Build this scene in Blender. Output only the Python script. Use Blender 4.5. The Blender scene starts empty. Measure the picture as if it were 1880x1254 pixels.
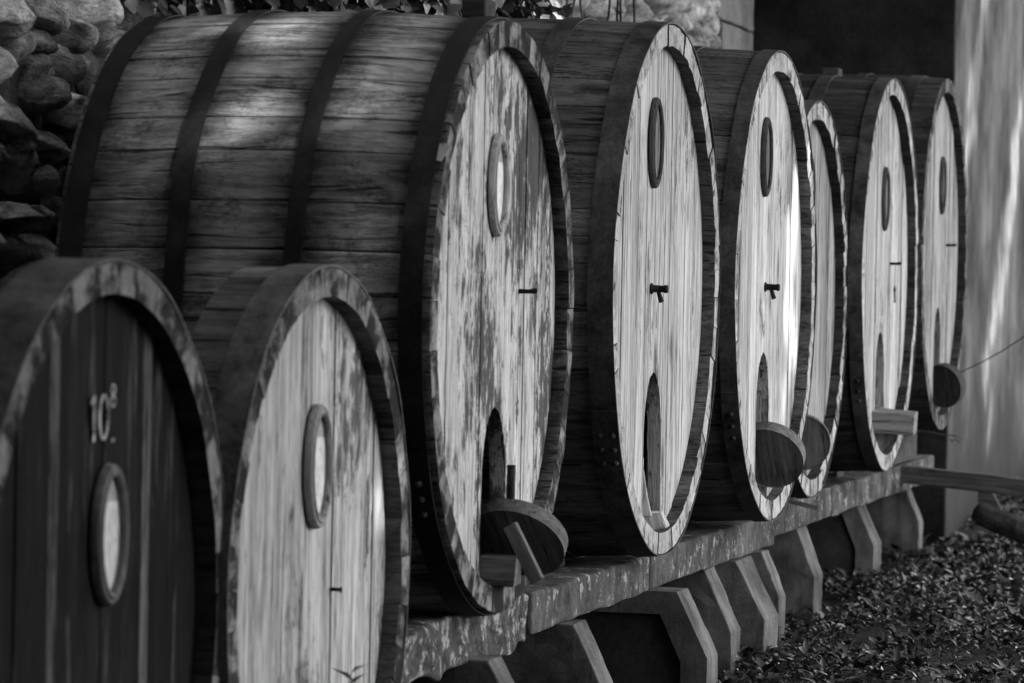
import bpy, bmesh, math, random
import numpy as np
from mathutils import Vector, Matrix, noise as mnoise
R_ = math.radians
random.seed(7)
rng = np.random.default_rng(7)
sc = bpy.context.scene
COL = sc.collection

# ------------------------------------------------------------------ camera
cam_d = bpy.data.cameras.new('camera')
cam = bpy.data.objects.new('camera', cam_d)
COL.objects.link(cam)
sc.camera = cam
cam_d.sensor_width = 36.0
cam_d.lens = 7000.0 / 1880 * 36
cam_d.clip_start, cam_d.clip_end = 0.1, 600
cam_d.dof.use_dof = True
cam_d.dof.focus_distance = 13.9
cam_d.dof.aperture_fstop = 5.2
yaw, pitch, roll = R_(13.88), R_(0.94), R_(1.1)
d_ = Vector((-math.sin(yaw)*math.cos(pitch), math.cos(yaw)*math.cos(pitch), -math.sin(pitch)))
r_ = Vector((math.cos(yaw), math.sin(yaw), 0))
u_ = r_.cross(d_)
r2, u2 = r_*math.cos(roll) + u_*math.sin(roll), u_*math.cos(roll) - r_*math.sin(roll)
M = Matrix((r2, u2, -d_)).transposed().to_4x4()
M.translation = Vector((2.785, 0, 1.62))
cam.matrix_world = M

# ------------------------------------------------------------------ world, sun, exposure
SUN_EL = R_(47)
wd = bpy.data.worlds.new('World')
sc.world = wd
wd.use_nodes = True
wn = wd.node_tree
bg = wn.nodes['Background']
sky = wn.nodes.new('ShaderNodeTexSky')
sky.sky_type = 'NISHITA'
sky.sun_disc = False
sky.sun_elevation = SUN_EL
sky.sun_rotation = R_(90)          # towards +X
hs = wn.nodes.new('ShaderNodeHueSaturation')   # the photograph is black and white
hs.inputs['Saturation'].default_value = 0.0
wn.links.new(sky.outputs[0], hs.inputs['Color'])
wn.links.new(hs.outputs[0], bg.inputs['Color'])
bg.inputs['Strength'].default_value = 0.15
sd = bpy.data.lights.new('sun', 'SUN')
sd.energy = 4.5
sd.angle = R_(0.6)
sun = bpy.data.objects.new('sun', sd)
COL.objects.link(sun)
sun_dir = Vector((math.cos(SUN_EL), 0, math.sin(SUN_EL)))
sun.rotation_euler = sun_dir.to_track_quat('Z', 'Y').to_euler()
sun.location = (20, 12, 20)
TAN = math.tan(SUN_EL)
sc.view_settings.view_transform = 'Standard'
sc.view_settings.look = 'None'
sc.view_settings.exposure = 2.4
sc.view_settings.gamma = 1.0
sc.view_settings.use_curve_mapping = False

# ------------------------------------------------------------------ node helpers
class NT:
    def __init__(s, name):
        s.m = bpy.data.materials.new(name)
        s.m.use_nodes = True
        s.t = s.m.node_tree
        s.b = s.t.nodes['Principled BSDF']
        s.b.inputs['Specular IOR Level'].default_value = 0.25
    def n(s, k): return s.t.nodes.new(k)
    def l(s, a, b): s.t.links.new(a, b)
    def coord(s, kind='Object', scale=(1, 1, 1), rand=0.0, warp=None):
        tc = s.n('ShaderNodeTexCoord')
        out = s.n('ShaderNodeNewGeometry').outputs['Position'] if kind == 'World' else tc.outputs[kind]
        if warp is not None:
            va = s.n('ShaderNodeVectorMath'); va.operation = 'ADD'
            s.l(out, va.inputs[0]); s.l(warp, va.inputs[1]); out = va.outputs[0]
        mp = s.n('ShaderNodeMapping')
        mp.inputs['Scale'].default_value = scale
        s.l(out, mp.inputs['Vector'])
        if rand:
            oi = s.n('ShaderNodeObjectInfo')
            mu = s.n('ShaderNodeMath'); mu.operation = 'MULTIPLY'; mu.inputs[1].default_value = rand
            s.l(oi.outputs['Random'], mu.inputs[0])
            cb = s.n('ShaderNodeCombineXYZ')
            for i in range(3): s.l(mu.outputs[0], cb.inputs[i])
            s.l(cb.outputs[0], mp.inputs['Location'])
        return mp.outputs[0]
    def noise(s, vec, scale=1, detail=5, rough=0.6, dist=0.0):
        n = s.n('ShaderNodeTexNoise')
        n.inputs['Scale'].default_value = scale
        n.inputs['Detail'].default_value = detail
        n.inputs['Roughness'].default_value = rough
        n.inputs['Distortion'].default_value = dist
        s.l(vec, n.inputs['Vector'])
        return n.outputs['Fac']
    def vor(s, vec, scale, feature='F1'):
        n = s.n('ShaderNodeTexVoronoi'); n.feature = feature
        n.inputs['Scale'].default_value = scale
        s.l(vec, n.inputs['Vector'])
        return n.outputs['Distance']
    def rng(s, f, a, b, c=0.0, d=1.0):
        n = s.n('ShaderNodeMapRange'); n.clamp = True
        n.inputs['From Min'].default_value, n.inputs['From Max'].default_value = a, b
        n.inputs['To Min'].default_value, n.inputs['To Max'].default_value = c, d
        s.l(f, n.inputs['Value'])
        return n.outputs[0]
    def mth(s, op, a, b=None):
        n = s.n('ShaderNodeMath'); n.operation = op
        for i, v in enumerate((a, b)):
            if v is None: continue
            if isinstance(v, (int, float)): n.inputs[i].default_value = v
            else: s.l(v, n.inputs[i])
        return n.outputs[0]
    def mix(s, f, a, b):
        n = s.n('ShaderNodeMix'); n.data_type = 'FLOAT'
        for i, v in ((0, f), (2, a), (3, b)):
            if isinstance(v, (int, float)): n.inputs[i].default_value = v
            else: s.l(v, n.inputs[i])
        return n.outputs[0]
    def rand(s, lo, hi):
        return s.rng(s.n('ShaderNodeObjectInfo').outputs['Random'], 0, 1, lo, hi)
    def done(s, v, rough=0.8, bump=None, bstr=0.4, bdist=0.01, spec=0.25):
        if isinstance(v, (int, float)):
            s.b.inputs['Base Color'].default_value = (v, v, v, 1)
        else:
            s.l(v, s.b.inputs['Base Color'])
        if isinstance(rough, (int, float)): s.b.inputs['Roughness'].default_value = rough
        else: s.l(rough, s.b.inputs['Roughness'])
        s.b.inputs['Specular IOR Level'].default_value = spec
        if bump is not None:
            b = s.n('ShaderNodeBump')
            b.inputs['Strength'].default_value = bstr
            b.inputs['Distance'].default_value = bdist
            s.l(bump, b.inputs['Height'])
            s.l(b.outputs[0], s.b.inputs['Normal'])
        return s.m

def ax(axis, along, across):
    return tuple(along if i == axis else across for i in range(3))

def wood(name, axis, light, dark, stain=0.5, stain_scale=4.0, crack=0.6, rand=37.0, bump=0.5,
         hoops=None, vary=(0.8, 1.12), patch=None, stretch=0.35, contrast=1.0, along=1.6, mould=None, scuff=None):
    """weathered oak: grain stretched along one axis, cracks, stains and mould"""
    k = NT(name)
    wv = k.noise(k.coord(scale=ax(axis, 1.5, 6), rand=rand), 1, 3, 0.5)
    cb = k.n('ShaderNodeCombineXYZ')
    w0 = k.rng(wv, 0.2, 0.8, -0.02, 0.02)
    for i in range(3):
        if i != axis: k.l(w0, cb.inputs[i])
    W = cb.outputs[0]
    g1 = k.noise(k.coord(scale=ax(axis, along, 50), rand=rand, warp=W), 1, 8, 0.7)
    g2 = k.noise(k.coord(scale=ax(axis, along*7, 190), rand=rand, warp=W), 1, 4, 0.7)
    g3 = k.noise(k.coord(scale=ax(axis, 0.9, 14), rand=rand, warp=W), 1, 4, 0.6)
    # growth rings showing as long wavering lines
    rings = k.mth('SINE', k.mth('MULTIPLY', k.noise(k.coord(scale=ax(axis, 0.55, 7.0), rand=rand), 1, 2, 0.45), 85.0))
    v = k.rng(g1, 0.41, 0.60, 0.0, 1.0)
    v = k.mix(0.42, v, k.rng(g2, 0.38, 0.62))
    v = k.mix(0.25, v, k.rng(g3, 0.38, 0.62))
    v = k.mix(0.12, v, k.rng(rings, -1, 1))
    base = k.mix(k.rng(v, 0.5 - 0.40*contrast, 0.5 + 0.36*contrast), light*0.38, light)
    # mould and stains, drawn out along the grain
    st = k.noise(k.coord(scale=ax(axis, stain_scale*stretch, stain_scale), rand=rand*0.6, warp=W), 1, 9, 0.74)
    sm = k.rng(st, 0.62 - 0.24*stain, 0.70 - 0.24*stain + 0.10)
    sm = k.mth('MULTIPLY', sm, k.rng(k.mix(0.5, g1, g2), 0.42, 0.56, 1.0, 0.25))
    base = k.mix(sm, base, k.mix(v, dark*0.6, dark*1.6))
    if patch:
        # fine peeling of an old dark coat: hard edged flakes
        pn = k.noise(k.coord(scale=ax(axis, patch[0]*0.42, patch[0]), rand=rand*0.4, warp=W), 1, 12, 0.78, 0.2)
        pb = k.noise(k.coord(scale=ax(axis, 1.3, 2.6)), 1, 3, 0.5)
        pn = k.mth('ADD', pn, k.rng(g1, 0.3, 0.7, -0.09, 0.09))
        pm = k.rng(k.mth('ADD', pn, k.rng(pb, 0.3, 0.7, -0.14, 0.14)), patch[1], patch[1] + 0.07)
        base = k.mix(k.mth('MULTIPLY', pm, 0.93), base, k.mix(v, dark*0.7, dark*1.7))
    if hoops:
        sx = k.n('ShaderNodeSeparateXYZ')
        k.l(k.n('ShaderNodeTexCoord').outputs['Object'], sx.inputs[0])
        tot = None
        wob = k.rng(k.noise(k.coord(scale=(5, 9, 9), rand=0), 1, 6, 0.7), 0.2, 0.8, 0.25, 1.75)
        for h in hoops:
            dd = k.mth('ABSOLUTE', k.mth('SUBTRACT', sx.outputs[0], h))
            q = k.rng(dd, 0.02, 0.15, 1.0, 0.0)
            tot = q if tot is None else k.mth('MAXIMUM', tot, q)
        q = k.rng(k.mth('MULTIPLY', tot, wob), 0.15, 1.0, 0.0, 0.88)
        base = k.mix(q, base, k.mix(v, dark*0.5, dark*1.5))
    if scuff:
        sn = k.noise(k.coord(scale=ax(axis, scuff[0]*0.10, scuff[0]), rand=rand*0.8, warp=W), 1, 10, 0.75)
        sf = k.rng(k.mth('ADD', sn, k.rng(g1, 0.3, 0.7, -0.08, 0.08)), scuff[1], scuff[1] + 0.12)
        base = k.mix(sf, base, k.mth('MULTIPLY', k.rng(v, 0, 1, 0.5, 1.1), scuff[2]))
    if mould:
        mn = k.noise(k.coord(scale=ax(axis, mould[0]*0.6, mould[0]), rand=0), 1, 12, 0.78, 0.3)
        m2 = k.noise(k.coord(scale=(70, 70, 70)), 1, 4, 0.7)
        mm = k.rng(k.mth('ADD', mn, k.rng(m2, 0.3, 0.7, -0.06, 0.06)), mould[1] - 0.04, mould[1] + 0.12)
        base = k.mix(k.mth('MULTIPLY', mm, 0.9), base, k.mix(v, dark*0.5, dark*1.5))
    ck = k.noise(k.coord(scale=ax(axis, 1.1, 70), rand=rand*1.7, warp=W), 1, 3, 0.5)
    cm = k.rng(ck, 0.66 - 0.06*crack, 0.70 - 0.06*crack)
    base = k.mix(k.mth('MULTIPLY', cm, 0.8), base, dark*0.35)
    # knots, sparse
    kn = k.vor(k.coord(scale=ax(axis, 1.6, 4.2), rand=rand), 1.0)
    km = k.rng(kn, 0.05, 0.16, 1.0, 0.0)
    base = k.mix(k.mth('MULTIPLY', km, 0.75), base, dark*0.6)
    base = k.mth('MULTIPLY', base, k.rand(*vary))
    h = k.mth('SUBTRACT', k.mix(0.5, v, k.rng(g2, 0.3, 0.7)), k.mth('MULTIPLY', cm, 1.4))
    return k.done(base, k.rng(v, 0, 1, 0.95, 0.85), h, bump, 0.006, 0.05)

def endgrain(name, light, dark, stain=0.5):
    k = NT(name)
    c = k.coord(rand=11)
    a = k.noise(c, 38, 6, 0.7)
    b = k.noise(c, 7, 6, 0.7)
    ck = k.noise(k.coord(scale=(90, 14, 14), rand=9), 1, 4, 0.6, 0.6)
    v = k.mix(k.rng(a, 0.35, 0.65), light*0.55, light)
    v = k.mix(k.rng(b, 0.62 - 0.2*stain, 0.74 - 0.2*stain), v, dark)
    cm = k.rng(ck, 0.62, 0.67)
    v = k.mix(k.mth('MULTIPLY', cm, 0.8), v, dark*0.4)
    v = k.mth('MULTIPLY', v, k.rand(0.75, 1.15))
    return k.done(v, 0.9, k.mth('SUBTRACT', a, cm), 0.6, 0.006, 0.06)

def iron(name, base, fleck=0.15, rust=0.5):
    k = NT(name)
    c = k.coord('World')
    a = k.noise(c, 7, 10, 0.78)
    b = k.noise(c, 60, 5, 0.7)
    v = k.mix(k.rng(a, 0.38, 0.62), base*0.28, base*1.4)
    v = k.mix(k.rng(b, 0.3, 0.7), k.mth('MULTIPLY', v, 0.7), k.mth('MULTIPLY', v, 1.25))
    v = k.mix(k.mth('MULTIPLY', k.rng(k.noise(c, 22, 7, 0.75), 0.66, 0.72), rust), v, fleck)
    return k.done(v, k.rng(a, 0.3, 0.7, 0.55, 0.85), k.mix(0.5, a, b), 0.5, 0.006, 0.14)

def mineral(name, lo, hi, s1=6, s2=40, lichen=None, rand=0.0, bump=0.6, bd=0.01, vary=None, pits=0.0, streak=None):
    k = NT(name)
    c = k.coord('World') if not rand else k.coord('Object', rand=rand)
    a = k.noise(c, s1, 8, 0.65)
    b = k.noise(c, s2, 6, 0.7)
    v = k.mix(k.rng(a, 0.34, 0.66), lo, hi)
    v = k.mth('MULTIPLY', v, k.rng(b, 0.25, 0.75, 0.6, 1.3))
    if streak:
        sn = k.noise(k.coord('World', scale=(streak[0], streak[0], streak[0]*0.12)), 1, 8, 0.7)
        v = k.mix(k.rng(sn, 0.5, 0.64, 0, streak[2]), v, streak[1])
    if lichen:
        ln = k.noise(c, lichen[2], 10, 0.78)
        v = k.mix(k.rng(ln, lichen[1], lichen[1] + 0.04), v, lichen[0])
    h = k.mix(0.4, a, b)
    if pits:
        pv = k.rng(k.vor(c, 90), 0.05, 0.22, 0.0, 1.0)
        v = k.mth('MULTIPLY', v, k.rng(pv, 0, 1, 1 - pits, 1))
        h = k.mth('ADD', h, pv)
    if vary: v = k.mth('MULTIPLY', v, k.rand(*vary))
    return k.done(v, 0.92, h, bump, bd, 0.06)

def leafmat(name, lo, hi, rough=0.5, trans=0.0, spec=0.4):
    k = NT(name)
    g = k.n('ShaderNodeNewGeometry')
    v = k.rng(g.outputs['Random Per Island'], 0, 1, lo, hi)
    v = k.mth('MULTIPLY', v, k.rng(k.noise(k.coord('World'), 30, 3), 0.3, 0.7, 0.75, 1.25))
    m = k.done(v, rough, None, spec=spec)
    return m

def plaster(name):
    k = NT(name)
    c = k.coord('World')
    a = k.noise(c, 1.4, 8, 0.6)
    b = k.noise(k.coord('World', scale=(2.2, 2.2, 0.35)), 1, 8, 0.68)
    e = k.noise(c, 22, 6, 0.7)
    v = k.mix(k.rng(a, 0.38, 0.62), 0.035, 0.15)
    v = k.mth('MULTIPLY', v, k.rng(b, 0.40, 0.58, 1.05, 0.45))
    v = k.mth('MULTIPLY', v, k.rng(e, 0.3, 0.7, 0.88, 1.08))
    # darker towards the ground
    sx = k.n('ShaderNodeSeparateXYZ'); k.l(k.n('ShaderNodeNewGeometry').outputs['Position'], sx.inputs[0])
    dz = k.mth('ADD', sx.outputs[2], k.rng(a, 0.3, 0.7, -0.35, 0.35))
    v = k.mix(k.rng(dz, 0.45, 1.5, 0.9, 0.0), v, 0.022)
    return k.done(v, 0.9, k.mix(0.5, a, e), 0.4, 0.012, 0.1)

# ------------------------------------------------------------------ object helpers
def tag(o, label, cat, group=None, kind=None):
    o['label'] = label
    o['category'] = cat
    if group: o['group'] = group
    if kind: o['kind'] = kind
    return o

def empty(name, loc, label, cat, group=None):
    o = bpy.data.objects.new(name, None)
    o.empty_display_size = 0.1
    COL.objects.link(o)
    o.location = loc
    return tag(o, label, cat, group)

def link(name, me, parent=None, loc=None):
    o = bpy.data.objects.new(name, me)
    COL.objects.link(o)
    if parent is not None: o.parent = parent
    if loc is not None: o.location = loc
    return o

def mesh(name, V, F, mats, smooth=False, mi=None):
    me = bpy.data.meshes.new(name)
    me.from_pydata([tuple(v) for v in V], [], F)
    for m in (mats if isinstance(mats, (list, tuple)) else [mats]): me.materials.append(m)
    if mi is not None: me.polygons.foreach_set('material_index', mi)
    if smooth: me.polygons.foreach_set('use_smooth', [True]*len(me.polygons))
    me.update()
    return me

def from_bm(name, bm, mats, smooth=False):
    bmesh.ops.recalc_face_normals(bm, faces=bm.faces[:])
    me = bpy.data.meshes.new(name)
    bm.to_mesh(me); bm.free()
    for m in (mats if isinstance(mats, (list, tuple)) else [mats]): me.materials.append(m)
    if smooth: me.polygons.foreach_set('use_smooth', [True]*len(me.polygons))
    return me

def prism(name, poly, axis, a, b, mat, bevel=0.0, jit=0.0):
    """poly: list of 2D points in the two remaining axes (cyclic order)"""
    bm = bmesh.new()
    def P(p, t):
        if axis == 0: return (t, p[0], p[1])
        if axis == 1: return (p[0], t, p[1])
        return (p[0], p[1], t)
    A = [bm.verts.new(P(p, a)) for p in poly]
    B = [bm.verts.new(P(p, b)) for p in poly]
    n = len(poly)
    f1 = bm.faces.new(A); f2 = bm.faces.new(B[::-1])
    for i in range(n):
        bm.faces.new((A[i], B[i], B[(i+1) % n], A[(i+1) % n]))
    if bevel:
        bmesh.ops.recalc_face_normals(bm, faces=bm.faces[:])
        bmesh.ops.bevel(bm, geom=bm.edges[:], offset=bevel, segments=2, affect='EDGES', profile=0.6)
    bmesh.ops.triangulate(bm, faces=[f for f in bm.faces if len(f.verts) > 4], ngon_method='EAR_CLIP')
    if jit:
        for v in bm.verts:
            v.co += Vector((random.uniform(-jit, jit), random.uniform(-jit, jit), random.uniform(-jit, jit)))
    return from_bm(name, bm, mat)

def rough_box(name, sx, sy, sz, mat, cuts=4, jit=0.004, bevel=0.008, nscale=6.0):
    """box with worn edges and an uneven surface, centred"""
    bm = bmesh.new()
    bmesh.ops.create_cube(bm, size=1)
    for v in bm.verts: v.co = Vector((v.co.x*sx, v.co.y*sy, v.co.z*sz))
    bmesh.ops.bevel(bm, geom=bm.edges[:], offset=bevel, segments=2, affect='EDGES', profile=0.5)
    L = max(sx, sy, sz)
    for k, s in enumerate((sx, sy, sz)):
        nc = int(round(cuts*s/L))
        for i in range(nc):
            t = -s/2 + s*(i+1)/(nc+1)
            co = Vector((0, 0, 0)); co[k] = t
            no = Vector((0, 0, 0)); no[k] = 1
            bmesh.ops.bisect_plane(bm, geom=bm.verts[:]+bm.edges[:]+bm.faces[:], plane_co=co, plane_no=no)
    off = Vector((random.random()*50, 0, 0))
    for v in bm.verts:
        v.co += Vector(mnoise.noise_vector(v.co*nscale + off))*jit
    return from_bm(name, bm, mat)

def tube(name, pts, rad, mat, seg=8):
    V, F = [], []
    n = len(pts)
    pts = [Vector(p) for p in pts]
    rad = rad if isinstance(rad, (list, tuple)) else [rad]*n
    for i, p in enumerate(pts):
        t = (pts[min(i+1, n-1)] - pts[max(i-1, 0)]).normalized()
        up = Vector((0, 0, 1)) if abs(t.z) < 0.9 else Vector((1, 0, 0))
        a = t.cross(up).normalized(); b = t.cross(a)
        for k in range(seg):
            q = 2*math.pi*k/seg
            V.append(p + (a*math.cos(q) + b*math.sin(q))*rad[i])
    for i in range(n-1):
        for k in range(seg):
            F.append((i*seg+k, i*seg+(k+1) % seg, (i+1)*seg+(k+1) % seg, (i+1)*seg+k))
    F.append(tuple(range(seg))[::-1]); F.append(tuple(range((n-1)*seg, n*seg)))
    return mesh(name, V, F, mat, True)

# ------------------------------------------------------------------ materials
M_FLANK_C = wood('weathered_stave_oak', 0, 0.52, 0.028, stain=0.6, stain_scale=6, along=3.5, mould=(5.5, 0.545), hoops=[-0.07, -0.405, -0.76, -1.08], crack=0.9, vary=(0.42, 1.15))
M_FLANK_D = wood('brown_stave_oak', 0, 0.16, 0.018, stain=0.6, stain_scale=6, crack=0.7, along=4, mould=(5, 0.55), vary=(0.6, 1.2))
M_FLANK_K = wood('dark_stave_oak', 0, 0.08, 0.012, stain=0.6, stain_scale=6, crack=0.7, along=4, mould=(5, 0.55), vary=(0.6, 1.2))
M_HEAD_A = wood('dark_painted_board', 2, 0.018, 0.005, scuff=(13, 0.57, 0.13), stain=0.6, stain_scale=5, crack=0.2, vary=(0.8, 1.2), stretch=0.08)
M_HEAD_A2 = wood('worn_light_edge_board', 2, 0.22, 0.006, stain=1.0, stain_scale=16, crack=0.3, stretch=0.06)
M_HEAD_B = wood('pale_board', 2, 0.66, 0.05, stain=0.62, stain_scale=11, patch=(12, 0.565),  crack=0.3, vary=(0.85, 1.08), stretch=0.12)
M_HEAD_C = wood('peeling_board', 2, 0.66, 0.035, stain=0.55, stain_scale=12, crack=0.5, patch=(17, 0.485), stretch=0.10, vary=(0.9, 1.05))
M_HEAD_D = wood('silvered_board', 2, 0.58, 0.06, stain=0.55, stain_scale=13, patch=(13, 0.625), crack=0.7, vary=(0.72, 1.08), stretch=0.055)
M_HEAD_F = wood('mottled_board', 2, 0.40, 0.04, stain=0.7, stain_scale=11, crack=0.5, stretch=0.12)
M_END_PALE = endgrain('pale_end_grain', 0.42, 0.06, 0.55)
M_END_MOTTLED = endgrain('mottled_end_grain', 0.24, 0.018, 0.95)
M_END_DARK = endgrain('dark_end_grain', 0.16, 0.02, 0.9)
M_IRON = iron('old_hoop_iron', 0.055, 0.13)
M_IRON_DARK = iron('black_hoop_iron', 0.016, 0.09, 0.5)
M_IRON_SMOOTH = iron('smooth_hoop_iron', 0.095, 0.10, 0.2)
M_FRAME_PALE = wood('pale_turned_frame', 2, 0.40, 0.08, stain=0.3, stain_scale=8, crack=0.1, stretch=0.5)
M_FRAME_DARK = wood('dark_turned_frame', 2, 0.085, 0.015, stain=0.5, stain_scale=8, crack=0.2, stretch=0.5)
M_FRAME_MID = wood('grey_turned_frame', 2, 0.26, 0.05, stain=0.4, stain_scale=8, crack=0.1, stretch=0.5)
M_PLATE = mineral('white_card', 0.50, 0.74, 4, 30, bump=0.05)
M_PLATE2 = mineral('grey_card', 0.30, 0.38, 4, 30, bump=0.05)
M_BACK = wood('port_backing', 2, 0.20, 0.04, stain=0.5, stain_scale=9, crack=0.3, stretch=0.3)
M_PAINT = mineral('white_number_paint', 0.22, 0.45, 20, 90, lichen=(0.012, 0.53, 30), bump=0.1)
M_BEAM = mineral('stained_concrete', 0.018, 0.11, 6, 45, lichen=(0.30, 0.57, 13), bump=1.0, bd=0.02, streak=(9, 0.035, 0.8))
M_BEAM_ROUGH = mineral('lichened_rough_stone', 0.015, 0.12, 11, 55, lichen=(0.36, 0.535, 17), bump=1.0, bd=0.03)
M_SLAB = mineral('cast_concrete', 0.05, 0.17, 4, 120, bump=0.7, bd=0.008, pits=0.6, streak=(7, 0.03, 0.65))
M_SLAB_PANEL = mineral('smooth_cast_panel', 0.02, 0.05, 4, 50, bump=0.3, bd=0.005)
M_STONE = mineral('field_stone', 0.16, 0.72, 1.6, 7, rand=23, bump=1.0, bd=0.05, vary=(0.5, 1.3))
M_STONE_PALE = mineral('pale_field_stone', 0.25, 0.6, 2.2, 9, rand=23, bump=1.0, bd=0.05, vary=(0.5, 1.2))
M_MORTAR = mineral('old_mortar', 0.06, 0.15, 6, 60, bump=1.0, bd=0.02)
M_QUOIN = mineral('dressed_quoin', 0.16, 0.26, 4, 50, rand=9, bump=0.4, vary=(0.8, 1.1))
M_PLASTER = plaster('stained_plaster')
M_SHADEWALL = mineral('shade_dark_plaster', 0.012, 0.035, 3, 40, bump=0.4)  # shade on the end wall put into its near-black base colour
M_SOIL = mineral('damp_soil', 0.008, 0.03, 3, 40, bump=1.0, bd=0.03)
M_GCOVER = leafmat('ground_cover_leaf', 0.006, 0.066, 0.36, spec=0.4)
M_IVY = leafmat('ivy_leaf', 0.015, 0.08, 0.38, spec=0.5)
M_TREELEAF = leafmat('tree_leaf', 0.05, 0.10, 0.5)
M_BARK = mineral('bark', 0.015, 0.06, 8, 30, bump=1.0, bd=0.03)
M_TIMBER = wood('grey_timber', 0, 0.30, 0.04, stain=0.5, stain_scale=6, crack=0.6, stretch=0.2)
M_TIMBER_DARK = wood('dark_timber', 0, 0.09, 0.015, stain=0.5, stain_scale=6, crack=0.6, stretch=0.2)
M_BLOCK = wood('block_oak', 0, 0.26, 0.04, stain=0.5, stain_scale=8, crack=0.5, stretch=0.3)
M_LID = wood('lid_oak', 0, 0.20, 0.03, stain=0.55, stain_scale=8, crack=0.3, stretch=0.4)
M_SPLINTER = wood('fresh_split_oak', 2, 0.62, 0.2, stain=0.1, crack=0.5)
M_STEEL = iron('rusty_steel', 0.06, 0.14, 0.6)
M_BLACK = mineral('black_wood', 0.01, 0.025, 9, 60, bump=0.4)

# ------------------------------------------------------------------ ground
def gz(x, y):
    t = min(max(y, 4.0), 34.0)
    z = 0.03 + 0.09*min(max(x, -0.5), 1.4) + 0.045*min(max(t - 22.0, 0), 7)
    return z + 0.02*mnoise.noise(Vector((x*0.9, y*0.9, 0.3))) + 0.012*mnoise.noise(Vector((x*3, y*3, 4)))

def axis_pts(lo, hi, step, far):
    inner = list(np.arange(lo, hi + 1e-6, step))
    return [-far, -far*0.4, lo - 25, lo - 8, lo - 2] + inner + [hi + 2, hi + 8, hi + 25, far*0.4, far]
gx = axis_pts(-2.0, 4.0, 0.14, 250); gy = axis_pts(8.0, 32.0, 0.16, 250)
V = [(x, y, gz(x, y)) for y in gy for x in gx]
nx = len(gx)
F = [(j*nx+i, j*nx+i+1, (j+1)*nx+i+1, (j+1)*nx+i) for j in range(len(gy)-1) for i in range(nx-1)]
g = link('ground', mesh('ground', V, F, M_SOIL, True))
g['kind'] = 'structure'
g['label'] = 'dark bare soil under the casks and the leaf cover'

# ------------------------------------------------------------------ rubble wall behind the casks
WX = -1.47
wall = empty('stone_wall', (WX, 16, 0), 'old rubble wall of rounded field stones behind the casks', 'wall')
def wobj(name, me): return link(name, me, wall, (0, 0, 0))
b = rough_box('mortar', 0.5, 38.0, 3.9, M_MORTAR, 60, 0.015)
o = wobj('mortar', b); o.location = (-0.235, -11.6, 1.85)
def stone_mesh(seed, sub=3):
    """field stone: rounded lump knocked flat on several sides"""
    bm = bmesh.new()
    bmesh.ops.create_icosphere(bm, subdivisions=sub, radius=1)
    rs = random.Random(seed*13 + 5)
    planes = []
    for k in range(9):
        n = Vector((rs.gauss(0, 1), rs.gauss(0, 1), rs.gauss(0, 1))).normalized()
        planes.append((n, rs.uniform(0.60, 0.92)))
    off = Vector((seed*7.31, seed*3.7, seed*1.9))
    for v in bm.verts:
        p = v.co.copy()
        q = Vector([math.copysign(abs(c)**0.75, c) for c in p])
        for n, d in planes:
            e = q.dot(n) - d
            if e > 0: q -= n*e*0.88
        v.co = q*(1.12 + 0.16*mnoise.noise(p*1.3 + off) + 0.09*mnoise.noise(p*3.6 + off) + 0.04*mnoise.noise(p*8 + off))
    return bm
STONES = [from_bm('stone', stone_mesh(i), M_STONE, True) for i in range(14)]
STONES_P = []
for s in STONES[:8]:
    c = s.copy(); c.materials.clear(); c.materials.append(M_STONE_PALE); STONES_P.append(c)
def in_view(y, z):
    if 10.2 < y < 12.3 and 1.4 < z < 2.7: return True
    if y >= 16.0 and z > 2.45 + (y-16)*0.06 and z < 2.78 + (y-16)*0.085: return True
    return False
z = 0.1
rest = bmesh.new()
cnt = 0
while z < 3.7:
    h = random.uniform(0.085, 0.145)
    y = 8.6 + random.uniform(0, 0.3)
    while y < 21.7:
        w = random.uniform(0.15, 0.34)
        cy, cz = y + w/2, z + h/2 + random.uniform(-0.045, 0.045)
        pale = 15.6 < cy < 19.6 and 2.55 < cz < 3.6 and random.random() < 0.75
        S = (random.uniform(0.08, 0.13), w*0.50, h*random.uniform(0.46, 0.66))
        rot = random.uniform(-0.22, 0.22)
        if in_view(cy, cz) and cnt < 290:
            o = wobj('stone', random.choice(STONES_P if pale else STONES))
            o.location = (random.uniform(-0.03, 0.03), cy - 16, cz)
            o.scale = S
            o.rotation_euler = (rot, random.uniform(-0.2, 0.2), random.uniform(-0.2, 0.2))
            cnt += 1
        else:
            me = stone_mesh(random.randint(0, 40), 1)
            mt = Matrix.Translation((0, cy - 16, cz)) @ Matrix.Rotation(rot, 4, 'X') @ Matrix.Diagonal((*S, 1))
            me.transform(mt)
            tmp = bpy.data.meshes.new('t'); me.to_mesh(tmp); me.free(); rest.from_mesh(tmp); bpy.data.meshes.remove(tmp)
        y += w
    z += h
o = wobj('rubble_stones', from_bm('rubble_stones', rest, M_STONE, True)); o['kind'] = 'stuff'
# dressed corner blocks at the far end
z = 1.0; k = 0
while z < 3.7:
    h = random.uniform(0.16, 0.30)
    ln = (1.25, 0.85, 1.1)[k % 3]
    y0 = 23.05 - ln
    first = True
    while y0 < 23.04:
        w = min(random.uniform(0.45, 0.7), 23.05 - y0)
        if 23.05 - y0 - w < 0.2: w = 23.05 - y0
        o = wobj('quoin_block', rough_box('quoin_block', 0.3, w - 0.012, h - 0.014, M_QUOIN, 4, 0.006, 0.012))
        o.location = (-0.09 + random.uniform(-0.012, 0.012), y0 + w/2 - 16, z + h/2)
        y0 += w
    z += h; k += 1

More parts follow.
